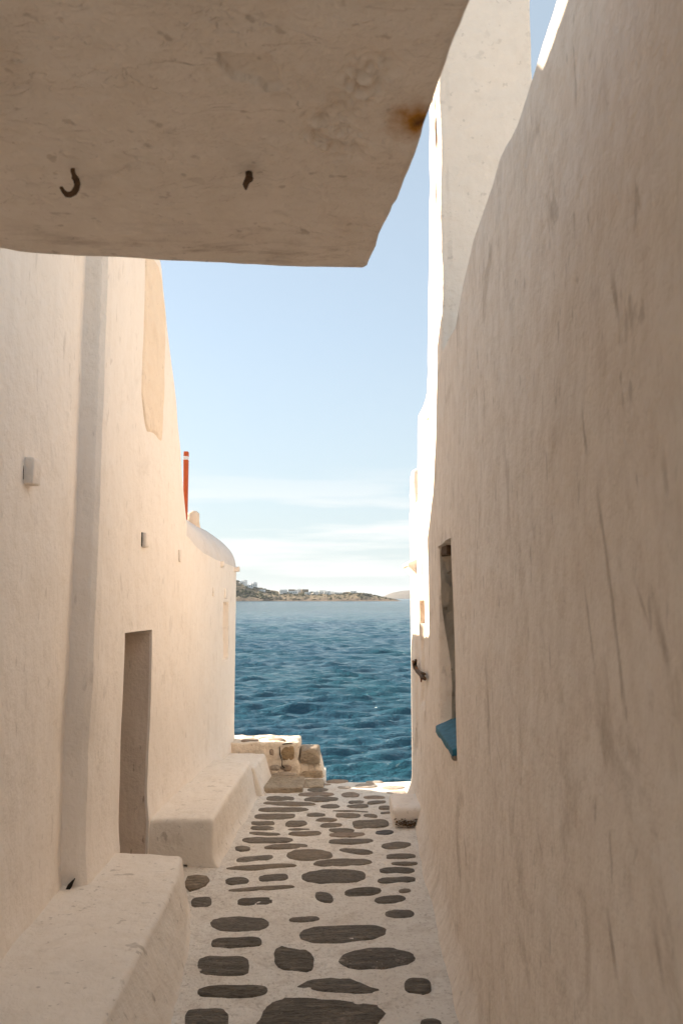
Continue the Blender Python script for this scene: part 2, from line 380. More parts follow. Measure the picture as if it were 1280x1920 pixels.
SA = [(582,678,94,110),(392,520,126,147,0,3.2),(565,724,132,155,0,2.3),(540,706,112,129,0,3,'P'),(737,822,112,134,0,2.2,'P'),(840,940,126,146,-6,2.4,'P'),
 (378,618,148,174,-6,2.6,'B'),(356,584,178,200,0,2.6),(770,842,148,163),(856,942,149,168,5,3),(642,732,166,186,0,1.9),(763,862,166,184,0,2.4),
 (910,968,173,191,0,2.6),(338,526,206,232,0,2.8,'B'),(578,664,204,222),(697,862,193,202,-5,2.2),(918,966,201,209,0,3),(712,826,204,229,-3,3.6,'B'),
 (840,904,207,228,-5,3),(322,430,240,259,0,3.2),(480,580,238,266,4,2.8),(620,718,226,246,3,2.2,'B'),(640,742,249,271,3,2.2,'B'),(787,955,233,274,5,3.6),
 (320,430,263,281,0,3),(492,592,270,281,3,2.2),(495,645,283,307,3,2.6,'B'),(680,798,271,292,0,2.3),(680,846,289,313,5,3,'P'),(894,978,280,304,3,2.1,'G'),
 (312,455,288,305,-4,2.2),(280,514,312,340,0,2.6),(678,886,316,345,4,2.4),(248,318,350,379,-3,2.6),(382,582,341,373,8,2.2,'B'),(922,1060,338,371,3,2.4),
 (728,884,360,397,-12,2.2),(486,696,371,427,0,2.3,'B'),(252,424,394,434,16,3),(944,1080,391,416,3,3.4),(609,880,413,460,10,2.2),(968,1088,430,448,0,2.5),
 (207,530,438,468,8,2.3,'B'),(915,1076,461,486,0,3),(557,850,468,534,4,2.6),(906,1078,500,531,5,3.2),(203,312,500,536,0,2.4),(358,492,486,524,6,3.2),
 (218,520,539,571,14,2.3,'B'),(753,922,543,597,12,2.4),(617,700,563,626,-18,2.3),(1002,1058,558,574,0,2.4,'B'),(890,1034,587,628,5,2.2),
 (260,420,594,632,4,3.4),(46,140,588,642,6,3.4),(605,690,68,84,6,2.4,'P'),(668,770,54,68,0,2.4,'P'),
 (800,905,74,94,0,2.4,'L'),(925,1030,86,102,0,2.4,'L'),(720,780,84,96,0,2.4,'L'),(945,1040,112,124,0,2.4,'L'),(850,930,60,72,0,2.4,'L')]
SB = [(202,435,170,231,0,2.7),(517,638,164,191,6,2.3),(559,902,195,274,14,3),(205,407,254,300,6,3.2),(456,614,283,392,-14,3.2),
 (712,1016,294,378,0,2.1,'F'),(152,357,327,409,4,3.8),(150,432,440,494,6,2.6),(976,1084,414,487,-6,2.7),(100,275,530,625,6,3.6),(1040,1125,584,625,0,2.4),
 (900,1015,141,175,0,2.3)]
M_STONE_F = stone_mat('flecked_stone', (.10, .08, .058), (.20, .165, .125), fleck=1.6)
M_STONE_M = stone_mat('sky_sheen_stone', (.235, .185, .132), (.35, .285, .21))  # farther stones: glancing sky sheen painted in as a lighter brown
MM = {'B': M_STONE_B, 'P': M_STONE_P, 'L': M_STONE_L, 'G': M_STONE_G, 'F': M_STONE_F}
for conv, lst in ((A, SA), (B, SB)):
    k = 2.4615 if conv is A else 2.1333
    for s in lst:
        (x0, y0), (x1, y1) = conv(s[0], s[2]), conv(s[1], s[3])
        stone_px(x0, x1, y0, y1, (s[4] if len(s) > 4 else 0) / k, s[5] if len(s) > 5 else 2.6, MM.get(s[6]) if len(s) > 6 else (M_STONE_M if conv is A and s[2] < 440 else None))
def trace(pts):                                    # outlines of the two most irregular stones
    p = [Vector(q) for q in pts]; o = []
    for i in range(len(p)):
        q = p[(i + 1) % len(p)]; o += [p[i], p[i].lerp(q, .25), p[i].lerp(q, .5), p[i].lerp(q, .75)]
    stone([on_z(q.x, q.y)[:2] for q in o], M_STONE)
trace([B(*q) for q in ((547,450),(600,424),(680,412),(760,420),(820,445),(870,468),(850,484),(780,485),(700,478),(620,466))][::-1])
trace([B(*q) for q in ((385,590),(410,545),(450,512),(500,497),(620,505),(720,515),(860,532),(896,552),(880,600),(800,640),(600,655),(430,640),(390,615))][::-1])
for (x0, x1, y0, y1) in ((360,520,1985,2060),(560,700,2010,2075),(740,880,1960,2010),(330,520,2110,2200),(600,830,2130,2230)):   # the paving goes on under the viewer
    stone_px(x0, x1, y0, y1, 0, 2.7)
# raised threshold slab at the sea end of the benches
st = block('threshold_slab', (-.80, 7.70, -.03), (-.36, 8.24, .045), M_TAN, pave, seg=8, bev=.02, amp=.012, fr=5)
st = block('threshold_slab', (-.37, 7.86, -.03), (-.17, 8.22, .02), M_TAN, pave, seg=6, bev=.02, amp=.012, fr=5)
stone([on_z(px, py)[:2] for px, py in ((352,1645),(370,1642),(388,1644),(393,1650),(386,1660),(372,1666),(355,1670),(345,1660))][::-1], M_STONE_B, .012)

# ------------------------------------------------------------------ left house
LY = [-8, 3.0, 4.30, 4.37, 4.392, 4.398, 4.404, 4.412, 4.44, 4.50, 4.95, 8.50, 8.7]
LX = [-1.42, -1.42, -1.462, -1.47, -1.466, -1.44, -1.405, -1.378, -1.350, -1.341, -1.352, -1.104, -1.09]
def left_x(y): return np.interp(y, LY, LX)
def smooth_step(a, b, v): t = np.clip((v - a) / (b - a), 0, 1); return t * t * (3 - 2 * t)
def left_front(y, z):
    d = .014 * fbm(y * .9, z * .9, 3.3, 3) + .006 * fbm(y * 4, z * 3, 9.3, 2)
    near = 1 - smooth_step(8.05, 8.45, y)
    foot = .015 * np.clip(1 - (z - .3) / .2, 0, 1) ** 2         # plaster flares out over the benches
    return left_x(y) + d * near + foot
TLy = [-8, 2.2, 3.26, 3.34, 5.30, 5.57, 5.97, 6.23, 6.42]
TLz = [4.15, 4.15, 4.15, 4.5, 4.5, 4.23, 3.43, 2.94, 2.45]  # unseen near roofline, stepped to set the sun edge on the right wall
def recess(y, z, y0, y1, z0, z1, depth, e=.012):
    return depth * np.clip((y - y0) / e + .5, 0, 1) * np.clip((y1 - y) / e + .5, 0, 1) * np.clip((z - z0) / e + .5, 0, 1) * np.clip((z1 - z) / e + .5, 0, 1)
def house_front(name, ys, zabs, top, front, sgn, xb, mat, parent, rec=None, rr=.07, nfrac=14, push=None):
    """front face (towards the alley) + rounded parapet edge + roof + back; sgn=+1 when the house lies towards -X"""
    T = top(ys); zt = zabs[-1]
    rows = []
    for y, tp in zip(ys, T):
        zz = np.concatenate([zabs, zt + (tp - rr - zt) * (np.arange(1, nfrac + 1) / nfrac)])
        rows.append(zz)
    Z = np.array(rows); Y = np.repeat(ys[:, None], Z.shape[1], 1)
    Xf = front(Y, Z)
    if rec: Xf = Xf - sgn * rec(Y, Z)
    if push: Y = push(Y, Z)
    P = [np.stack([Xf, Y, Z], -1)]
    x0 = Xf[:, -1]
    wob = .012 * fbm(ys * 5, 1.0, 2.0, 2)
    for a in np.linspace(0, 90, 7)[1:]:
        P.append(np.stack([x0 - sgn * rr * (1 - math.cos(R(a))), Y[:, -1], Z[:, -1] + (rr + wob) * math.sin(R(a))], -1)[:, None])
    for xx in (x0 - sgn * .4, np.full_like(x0, xb)):
        P.append(np.stack([xx, Y[:, -1], Z[:, -1] + rr + wob], -1)[:, None])
    P.append(np.stack([np.full_like(x0, xb), Y[:, -1], np.full_like(x0, -.3)], -1)[:, None])
    P = np.concatenate(P, 1)
    return grid_obj(name, P, mat, parent, flip=(sgn < 0), caps=True)
def ax(*parts, marks=(), e=.012):
    a = np.concatenate([np.arange(p[0], p[1], p[2]) for p in parts] + [[parts[-1][1]]])
    for m in marks:
        a = a[np.abs(a - m) > e]
        a = np.concatenate([a, [m - e / 2, m, m + e / 2]])
    return dedup(a)
hl = empty('whitewashed_house', (-1.4, 5, 0))
tag(hl, 'tall whitewashed house on the left with a rounded pilaster and low doorway', 'house')
def left_rec(y, z):
    yl = 5.06 - .03 * smooth_step(1.62, .2, z) + .16 * smooth_step(1.38, 1.66, z) ** 2      # rounded near corner of the doorway
    return recess(y, z, 5.04, 5.585, -1, 1.575, .55, .02)
ysl = ax((-1.6, 2.6, .2), (2.6, 4.34, .022), (4.34, 4.56, .004), (4.56, 6.42, .022), marks=(5.04, 5.585), e=.02)
zl = ax((-.3, 2.06, .024), marks=(1.575,), e=.02)
sharp(house_front('wall', ysl, zl, lambda y: np.interp(y, TLy, TLz), left_front, 1, -6.0, M_LEFT, hl, rec=left_rec), 60)
# niche lining: the doorway's deep far jamb, its shade put in as darker plaster
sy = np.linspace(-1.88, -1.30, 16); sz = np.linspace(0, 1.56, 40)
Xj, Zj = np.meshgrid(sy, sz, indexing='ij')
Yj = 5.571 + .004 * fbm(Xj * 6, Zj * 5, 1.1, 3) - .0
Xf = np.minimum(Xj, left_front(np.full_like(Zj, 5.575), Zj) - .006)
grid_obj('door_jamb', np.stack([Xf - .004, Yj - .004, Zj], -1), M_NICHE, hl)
# door leaf at the back of the niche
dl = block('door', (-1.90, 5.06, 0), (-1.87, 5.56, 1.54), M_BLUE, hl, seg=4, bev=.004, amp=0)
# patch of newer render, slightly proud, rounded at its lower corner
yy = np.linspace(5.20, 5.70, 26); zz = np.linspace(2.92, 4.15, 60)
Yp, Zp = np.meshgrid(yy, zz, indexing='ij')
low = 2.92 + .26 * np.clip((5.36 - Yp) / .16, 0, 1) ** 2 + .02 * fbm(Yp * 9, 3, 1, 2)
hi = np.minimum(4.15, np.interp(Yp, TLy, TLz) - .16); Zp = low + (Zp - 2.92) / 1.23 * (hi - low)
edge = np.minimum(np.minimum((Yp - 5.20) / .02, (5.70 - Yp) / .02), (Zp - low) / .02).clip(0, 1)
Xp = left_front(Yp, Zp) + .016 * edge - .008 + .003 * fbm(Yp * 12, Zp * 12, 2, 2) * edge
grid_obj('plaster_patch', np.stack([Xp, Yp, Zp], -1), M_PATCH, hl)
def stub(y, z, w_, h_, d, parent=hl, dark=True):
    x = float(left_front(np.array(y), np.array(z)))
    s = block('stone_stub', (x - .03, y - w_ / 2, z - h_ / 2), (x + d, y + w_ / 2, z + h_ / 2), M_WHITE, parent, seg=5, bev=.008, amp=.006, fr=18, seed=y)
    if dark:
        block('gap', (x - .02, y - w_ / 2 - .012, z - h_ / 2 + .004), (x + .003, y - w_ / 2 + .004, z + h_ / 2 - .004), M_DARK, parent, seg=3, bev=.003, amp=.004, fr=30)
stub(3.64, 2.38, .10, .125, .045)
stub(5.36, 2.19, .075, .10, .03)
stub(6.24, 2.13, .07, .10, .012, hl, False)
# unseen block added behind the chapel roof to shadow the right wall
block('shadow_block', (-4.6, 6.44, 1.9), (-2.3, 7.25, 3.95), M_WHITE, hl, seg=10, bev=.05, amp=.01, warp=lambda W: np.stack([W[:, 0], W[:, 1], W[:, 2] - .28 * np.clip((W[:, 1] - 6.5) / .75, 0, 1) * (W[:, 2] > 3)], 1))
# crack where the pilaster has lifted off the bench
block('crack', (-1.455, 4.36, .28), (-1.40, 4.396, .318), M_DARK, hl, seg=5, bev=.008, amp=.018, fr=24, warp=lambda W: np.stack([W[:, 0], W[:, 1], W[:, 2] + 2.2 * (W[:, 0] + 1.42) * .5], 1))

# ------------------------------------------------------------------ chapel at the sea end of the left side
ch = empty('vaulted_chapel', (-1.15, 7.4, 0)); tag(ch, 'small whitewashed chapel with a shade-grey barrel vault at the sea end on the left', 'chapel')
Y0, Y1 = 6.42, 8.50
ysc = ax((Y0, Y1 - .05, .026), marks=(7.88, 8.10), e=.014)
ysc = np.concatenate([ysc[ysc <= Y1 - .05], [Y1 - .035, Y1 - .02, Y1 - .008, Y1]])
ysc[0] = Y0
cre = lambda y: np.interp(y, [6.42, 6.7, 7.0, 7.8, 8.50], [2.30, 2.24, 2.19, 2.15, 2.12])
zc = ax((-.3, 1.9, .026), marks=(1.20, 1.76), e=.014)
fr_ = np.arange(1, 7) / 6
Zc = np.array([np.concatenate([zc, 1.9 + (cre(y) - 1.9) * fr_]) for y in ysc]); Yc = np.repeat(ysc[:, None], Zc.shape[1], 1)
rc = np.maximum(0, np.where(Yc > Y1 - .05, .05 - np.sqrt(np.maximum(0, .05 ** 2 - (Yc - Y1 + .05) ** 2)), 0))
Xc = left_front(Yc, Zc) - recess(Yc, Zc, 7.88, 8.10, 1.20, 1.76, .07, .014) - rc
wall_c = np.stack([Xc, Yc, Zc], -1)
end = np.stack([np.full(Zc.shape[1], -3.1), np.full(Zc.shape[1], Y1), Zc[-1]], -1)[None]
back = np.stack([np.full(Zc.shape[1], -3.1), np.full(Zc.shape[1], Y0), Zc[0]], -1)[None]
sharp(grid_obj('wall', np.concatenate([wall_c, end, back], 0), M_CHAP, ch), 60)
# barrel vault, axis along the alley, springing from the wall head
aa = np.linspace(0, math.pi, 44); yv = np.concatenate([np.linspace(Y0, Y1, 60)])
Av, Yv = np.meshgrid(aa, yv, indexing='ij')
xw = np.interp(Yv, ysc, Xc[:, -1]) - .003
cxv = -2.1; a_ = xw - cxv
Xv = cxv + a_ * np.cos(Av); Zv = cre(Yv) - .02 + (.53 + .012 * fbm(Yv * 2, Av * 2, 1, 3)) * np.sin(Av) ** .92
M_VAULT = plaster('shaded_vault_plaster', (.70, .645, .60), (.56, .50, .45), streak=.3, stains=.3, blot=.4, vert=False, seed=7.7)  # grey shade of the vault painted into its plaster colour
grid_obj('vault_roof', np.stack([Xv, Yv, Zv], -1), M_VAULT, ch)
for yq in (Y1 - .001, ):
    ring = [(float(Xv[i, -1]), yq, float(Zv[i, -1])) for i in range(len(aa))]
    mesh_obj('gable', ring, [tuple(range(len(ring)))[::-1]], M_CHAP, ch, smooth=False)
V, F = tube_pts([(-1.47, 7.9, 2.46), (-1.47, 7.9, 2.56), (-1.47, 7.9, 2.635), (-1.47, 7.9, 2.66)], [.075, .07, .06, .03], 12)
V = [v + Vector((.01 * float(noise(v.x * 30, v.y * 30, v.z * 30)),) * 3) for v in V]
mesh_obj('roof_knob', V, F, M_PATCH, ch)
def spout(y, z, L, parent):
    x = float(left_front(np.array(y), np.array(z)))
    block('water_spout', (x - .05, y - .035, z - .03), (x + L, y + .035, z + .025), M_WHITE, parent, seg=4, bev=.012, amp=.008, fr=20,
          warp=lambda W: np.stack([W[:, 0], W[:, 1], W[:, 2] + (W[:, 0] - x) * .15], 1))
spout(8.36, 2.10, .055, ch); spout(7.75, 2.13, .03, ch)
stub(7.42, 1.86, .05, .09, .014, ch, False)
stub(7.98, 1.85, .14, .10, .010, ch, False)

# orange-red post on the chapel roof
rp = empty('red_post', (-1.47, 7.5, 2.5)); tag(rp, 'orange red post with a white band rising above the chapel roof', 'post')
def post(name, z0, z1, w0, w1, mat):
    V = []
    for z, q in ((z0, w0), (z1, w1)):
        V += [(-1.452 - q, 7.47, z), (-1.452, 7.47, z), (-1.452, 7.53, z), (-1.452 - q, 7.53, z)]
    o = mesh_obj(name, V, [(3, 2, 1, 0), (4, 5, 6, 7)] + [(i, (i + 1) % 4, 4 + (i + 1) % 4, 4 + i) for i in range(4)], mat, rp, smooth=False)
    bv = o.modifiers.new('b', 'BEVEL'); bv.width = .004; bv.segments = 2
post('shaft', 2.50, 3.105, .03, .042, M_RED); post('band', 3.105, 3.14, .044, .044, M_BAND); post('cap', 3.14, 3.185, .042, .040, M_RED)

# ------------------------------------------------------------------ right house
RY = [-8, 1.0, 3.6, 4.3, 5.4, 6.2, 7.0, 7.60]; RX = [.50, .515, .55, .565, .60, .635, .650, .648]
def right_x(y): return np.interp(y, RY, RX)
def right_front(y, z):
    d = .016 * fbm(y * .8, z * .7, 13.3, 3) + .005 * fbm(y * 4, z * 1.6, 19.3, 2) + .0011 * fbm(y * 26, z * 2.0, 3.3, 2)
    foot = -.07 * np.clip(1 - (z + .02) / .22, 0, 1) ** 1.8
    return right_x(y) + d * np.clip((7.60 - y) / .2, 0, 1) + foot
TRy = [-8, 1.84, 2.3, 2.6, 3.27, 3.54, 3.85, 4.43, 5.0, 5.55, 6.0, 6.42, 6.6, 6.7, 6.8, 7.62]
TRz = [3.28, 3.28, 3.27, 3.33, 3.345, 3.29, 3.18, 3.22, 3.27, 3.24, 3.28, 3.33, 3.24, 3.03, 2.68, 2.65]
hr = empty('limewashed_house', (.6, 4.5, 0)); tag(hr, 'limewashed house on the right with a slit window over a blue sill', 'house')
def right_rec(y, z):
    ef = .02 + .16 * smooth_step(1.85, 1.35, z)                      # plaster rolls into the slit on its far side
    r = .22 * np.clip((y - 4.10) / .018 + .5, 0, 1) * np.clip((4.80 - y) / ef + .5, 0, 1) * np.clip((z - 1.06) / .018 + .5, 0, 1) * np.clip((2.10 - z) / .018 + .5, 0, 1)
    r = r + recess(y, z, 6.30, 6.72, 1.60, 1.775, .16, .018)         # small niche
    r = r + recess(y, z, 6.30, 6.72, .95, 1.60, .03, .03)            # worn channel below it
    r = r + recess(y, z, 7.05, 7.2, .5, 2.0, .022, .03)              # groove by the corner
    return r
ysr = ax((-2.4, .9, .2), (.9, 7.53, .024), marks=(4.10, 4.80, 6.30, 6.72), e=.018)
ysr = np.concatenate([ysr[ysr < 7.54], [7.56, 7.58, 7.59, 7.597, 7.60]])
zr = ax((-.3, 2.6, .024), marks=(1.06, 2.10, 1.60, 1.775), e=.018)
def right_front2(y, z):
    c = np.where(y > 7.58, .02 - np.sqrt(np.maximum(0, .02 ** 2 - (np.maximum(y, 7.58) - 7.58) ** 2)), 0)
    return right_front(y, z) + c
sharp(house_front('wall', ysr, zr, lambda y: np.interp(y, TRy, TRz), right_front2, -1, 6.0, M_RIGHT, hr, rec=right_rec, rr=.05), 60)
# rough bare far jamb inside the slit window
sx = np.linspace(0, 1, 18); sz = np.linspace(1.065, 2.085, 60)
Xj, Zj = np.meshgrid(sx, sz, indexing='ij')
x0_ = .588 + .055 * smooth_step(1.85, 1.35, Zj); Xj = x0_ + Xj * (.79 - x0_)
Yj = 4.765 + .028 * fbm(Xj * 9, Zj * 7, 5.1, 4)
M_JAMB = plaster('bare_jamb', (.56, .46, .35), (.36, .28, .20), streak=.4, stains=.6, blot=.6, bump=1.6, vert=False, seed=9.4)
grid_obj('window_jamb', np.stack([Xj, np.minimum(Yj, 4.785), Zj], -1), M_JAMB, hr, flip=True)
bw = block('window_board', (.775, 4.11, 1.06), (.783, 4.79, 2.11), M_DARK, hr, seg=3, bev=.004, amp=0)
block('lintel', (.60, 4.60, 2.05), (.76, 4.79, 2.11), M_IRON, hr, seg=5, bev=.01, amp=.014, fr=14)
# blue sill: a slab jutting into the alley, broken at its outer end
def sillwarp(W):
    W = W.copy(); W[:, 2] += .45 * (W[:, 0] - .56); near = np.clip((4.3 - W[:, 1]) / .2, 0, 1)
    W[:, 2] -= .006 * near * (W[:, 0] < .60); return W
block('window_sill', (.550, 4.085, 1.018), (.77, 4.82, 1.060), M_BLUE, hr, seg=12, bev=.008, amp=.005, fr=12, warp=sillwarp)
block('sill_bedding', (.554, 4.08, .995), (.60, 4.20, 1.022), M_STONE_B, hr, seg=7, bev=.012, amp=.012, fr=20)
# chimney-like upstand flush with the front
TX = .572
def towerwarp(W):
    W = W.copy(); k = np.clip((5.2 - W[:, 2]) / 2.2, 0, 1.2)
    far = W[:, 1] > 4.7
    W[:, 1] = np.where(far, W[:, 1] + .42 * k ** 2.2, W[:, 1])
    j = W[:, 0] < TX + .05; W[:, 1] = W[:, 1] + np.where(j, .016 * noise(W[:, 2] * 9, W[:, 1] * 3, 1.0), 0); return W
tw = block('chimney', (TX, 4.43, 3.0), (1.13, 4.93, 6.3), M_TOWER, hr, seg=40, bev=.02, amp=.012, fr=4, warp=towerwarp)
# strips where the limewash has peeled from the chimney's corner
for (z0, z1, y0) in ((4.9, 5.5, 4.62), (4.45, 4.92, 4.60), (4.1, 4.42, 4.64)):
    zz = np.linspace(z0, z1, 24); wv = .028 * np.sin(np.linspace(0.05, 3.1, 24)) * (1 + .6 * noise(zz * 16, 1, 2))
    c = y0 + .01 * noise(zz * 9, 4, 1)
    k_ = np.clip((5.2 - zz) / 2.2, 0, 1.2)
    P_ = np.stack([np.stack([np.full(24, TX - .017), c - wv, zz], -1), np.stack([np.full(24, TX - .017), c + wv, zz], -1)], 0)
    mesh_obj('peeled_patch', P_.reshape(-1, 3), grid_faces(2, 24), M_STONE_P, hr)
# upstand on the far corner
block('corner_upstand', (.650, 7.26, 2.5), (1.2, 7.595, 2.99), M_WHITE, hr, seg=12, bev=.06, amp=.012, fr=6)
# drip ledge at the corner
def ledgewarp(W):
    W = W.copy(); t = np.clip((W[:, 0] - .58) / .12, 0, 1); low = W[:, 2] < 2.10
    W[:, 2] = np.where(low, 2.085 - .12 * t, W[:, 2] + .05 * t); return W
block('drip_ledge', (.575, 7.0, 2.06), (.70, 7.58, 2.115), M_WHITE, hr, seg=8, bev=.01, amp=.008, fr=12, warp=ledgewarp)
# rusty bracket
def rx(px, py, o=-.02):
    y = 6.2
    for _ in range(30): a, b_, c_ = ray(px, py); y = .5 * y + .5 * (float(right_x(y)) + o) * b_ / a
    return on_y(px, py, min(y, 7.5))
for pts, r, m_ in (([(779, 1238), (777, 1248), (781, 1257), (786, 1262), (793, 1270), (796, 1273)], [.012, .02, .018, .018, .016, .012], M_IRON),
               ([(774, 1240), (778, 1252), (784, 1260)], [.012, .02, .012], M_RUST),
               ([(784, 1258), (790, 1262), (796, 1264)], [.01, .012, .01], M_IRON),
               ([(788, 1266), (790, 1272), (789, 1278)], [.012, .012, .006], M_RUST)):
    V, F = tube_pts([rx(*q) for q in pts], r, 7); mesh_obj('rusty_bracket', V, F, m_, hr)

# ------------------------------------------------------------------ overhang above the viewer
ov = empty('overhang', (-.6, 1.0, 2.7)); tag(ov, 'low plastered overhang crossing the top of the alley with iron hooks', 'overhang')
ZO = 2.70
FE = np.array([on_z(px, py, 2.7)[:2] for px, py in ((-160, 456), (0, 470), (160, 482), (300, 490), (500, 500), (685, 506))])
RE = np.array([on_z(px, py, 2.7)[:2] for px, py in ((880, 0), (822, 165), (755, 340), (686, 506))])
def far_edge(x): return np.interp(x, np.concatenate([[-2.0], FE[:, 0]]), np.concatenate([[FE[0, 1] - .05], FE[:, 1]]))
def right_edge(y): return np.interp(y, np.concatenate([[-6], RE[:, 1]]), np.concatenate([[.50], RE[:, 0]]))
U, Vv = np.meshgrid(np.concatenate([np.linspace(0, .8, 60)[:-1], np.linspace(.8, 1, 120)]), np.concatenate([np.linspace(0, .45, 12)[:-1], np.linspace(.45, 1, 380)]), indexing='ij')
Yo = np.zeros_like(U); Xo = np.zeros_like(U)
Yo = -.2 + Vv * 2.3
for _ in range(3):
    xr = right_edge(Yo) + .004 * fbm(Yo * 9, 2, 5, 3)
    Xo = -2.0 + U * (xr + 2.0)
    Yo = -.2 + Vv * (far_edge(Xo) + .003 * fbm(Xo * 9, 3, 3, 3) + .2)
Zo = ZO + .005 * fbm(Xo * 1.6, Yo * 2.2, 6.6, 3) + .004 * fbm(Xo * 7, Yo * 11, 2.6, 3)
def lost_flake(pts, depth, blur=.012):
    """polygon (photo pixels -> soffit plane) where a skin of plaster has come away"""
    global Zo
    q = np.array([on_z(px, py, ZO)[:2] for px, py in pts]); ins = np.zeros(Xo.shape, bool); dist = np.full(Xo.shape, 9.0)
    xx = Xo + .012 * fbm(Xo * 18, Yo * 18, 1, 2); yy = Yo + .012 * fbm(Xo * 18, Yo * 18, 7, 2)
    for (x0, y0), (x1, y1) in zip(q, np.roll(q, -1, 0)):
        c = ((y0 > yy) != (y1 > yy)) & (xx < (x1 - x0) * (yy - y0) / (y1 - y0 + 1e-12) + x0); ins ^= c
        L2 = (x1 - x0) ** 2 + (y1 - y0) ** 2; t = np.clip(((xx - x0) * (x1 - x0) + (yy - y0) * (y1 - y0)) / L2, 0, 1)
        dist = np.minimum(dist, np.hypot(xx - x0 - t * (x1 - x0), yy - y0 - t * (y1 - y0)))
    sd = np.where(ins, dist, -dist); Zo = Zo + depth * np.clip(sd / blur + .5, 0, 1)
lost_flake([(388, 98), (430, 100), (500, 112), (535, 135), (535, 160), (500, 172), (488, 160), (440, 150), (405, 125)], .013, .0025)
rough = np.zeros_like(Xo)
for (px, py, rad) in ((700, 130, .045), (685, 155, .045), (665, 180, .04), (640, 205, .035), (605, 222, .035), (625, 260, .05), (645, 282, .045), (600, 255, .03)):
    x_, y_, _ = on_z(px, py, ZO); rough = np.maximum(rough, np.clip(1.3 - np.hypot((Xo - x_), (Yo - y_)) / rad, 0, 1))
Zo += rough * (.010 + .016 * noise(Xo * 60, Yo * 60, 2)) + rough * .004 * noise(Xo * 120, Yo * 120, 5)
zsc = smooth_step(1.86, 1.93, Yo) * (1 - smooth_step(1.98, 2.05, Yo)) * np.clip(.5 + fbm(Xo * 3, Yo * 6, 8, 2), 0, 1)
Zo += zsc * .006 * noise(Xo * 45, Yo * 90, 3)
sof = np.stack([Xo, Yo, Zo], -1)
# soffit with rounded outer edges turning up into the sides
Xa, Ya, Za = Xo.copy(), Yo.copy(), Zo.copy()
er_ = np.clip((.014 - (far_edge(Xo) - Yo)) / .014, 0, 1); Za += .008 * er_ ** 2
er2 = np.clip((.014 - (right_edge(Yo) - Xo)) / .014, 0, 1); Za += .008 * er2 ** 2
grid_obj('soffit', np.stack([Xa, Ya, Za], -1), M_SOFFIT, ov, flip=True)
fe = np.stack([Xa[:, -1], Ya[:, -1], Za[:, -1]], -1); re_ = np.stack([Xa[-1], Ya[-1], Za[-1]], -1)
up = lambda P, h_, dx=0, dy=0: P * [1, 1, 0] + [dx, dy, ZO + h_]
sidep = np.stack([fe, up(fe, .10, 0, .004), up(fe, .34)], 0)
grid_obj('slab_face', sidep, M_SOFFIT, ov)
sidep = np.stack([re_, up(re_, .10, .004), up(re_, .34)], 0)
grid_obj('slab_edge', sidep, M_SOFFIT, ov, flip=True)
top = np.stack([np.stack([Xo[::6, ::6], Yo[::6, ::6], np.full_like(Xo[::6, ::6], ZO + .34)], -1)], 0)[0]
top[-1, :, 0] = right_edge(top[-1, :, 1]); top[:, -1, 1] = far_edge(top[:, -1, 0])
grid_obj('slab_top', top, M_BENCH, ov)
def hook(pts, r):
    V, F = tube_pts(pts, r, 8); V = [v + Vector((.002 * float(noise(v.x * 200, v.y * 200, v.z * 200)),) * 3) for v in V]
    return mesh_obj('hook', V, F, M_IRON, ov)
hx, hy, _ = on_z(137, 318, ZO)
z0 = ZO + .01
loop = [(0, 0, 0), (.001, 0, -.012), (.004, -.001, -.022)]
for k in range(9):
    a = R(60 - 27 * k); loop.append((.016 * math.cos(a) - .004, -.004 * k * .4, -.042 + .022 * math.sin(a)))
hook([(hx + a * 1.0, hy + b_, z0 + c * 1.1) for a, b_, c in loop], [.005] * 3 + [.006] * 8 + [.004])
hx, hy, _ = on_z(466, 324, ZO)
hook([(hx, hy, z0), (hx + .002, hy - .002, z0 - .02), (hx + .005, hy - .022, z0 - .036), (hx + .004, hy - .038, z0 - .044), (hx - .003, hy - .030, z0 - .052), (hx - .004, hy - .016, z0 - .055)],
     [.007, .0075, .0075, .007, .006, .003])

# ------------------------------------------------------------------ benches, walls and blocks
def bench(name, ys, ftop, fbase, ztop, mat, label, group, r=.035):
    root = empty(name, (float(ftop(ys.mean())) - .2, float(ys.mean()), 0)); tag(root, label, 'bench', group)
    rows = []
    for y in ys:
        xt, xb, zt = float(ftop(y)), float(fbase(y)), float(ztop(y))
        prof = [(xb + .035, -.02), (xb + .012, .01), (xb, .045)]
        for k in range(1, 9): t = k / 9; prof.append((xb + (xt - xb) * t, .045 + (zt - r - .045) * t))
        for a in np.linspace(0, 90, 6): prof.append((xt - r + r * math.cos(R(a)), zt - r + r * math.sin(R(a))))
        xl = float(left_x(y)) - .1
        for k in range(1, 13): prof.append((xt - r + (xl - xt + r) * k / 12, zt + .035 * max(0, (k - 9) / 3) ** 2))
        for k in range(1, 5): prof.append((xl - .01, zt * (1 - k / 4) - .02 * k / 4))
        rows.append([(a, y, b_) for a, b_ in prof])
    P = np.array(rows)
    d = .016 * fbm(P[..., 0] * 2.2, P[..., 1] * 2.0, P[..., 2] * 2.2 + 5, 3) + .004 * fbm(P[..., 0] * 11, P[..., 1] * 11, P[..., 2] * 11, 2)
    P[..., 2] += d; P[..., 0] += d * .8
    n = P.shape[1]
    # rounded end faces: shrink copies of the end sections
    def endcap(S_, dirn):
        c = S_.mean(0); o = []
        for dy, s in ((.012, .995), (.024, .98), (.032, .955), (.036, .9), (.038, .5), (.038, .05)):
            q = S_.copy(); q[:, 0] = c[0] + (q[:, 0] - c[0]) * s; q[:, 2] = q[:, 2] * (s if s > .9 else s); q[:, 1] += dirn * dy; o.append(q)
        return o
    P = np.concatenate([np.array(endcap(P[0], -1))[::-1], P, np.array(endcap(P[-1], 1))], 0)
    grid_obj('masonry', P, mat, root); return root
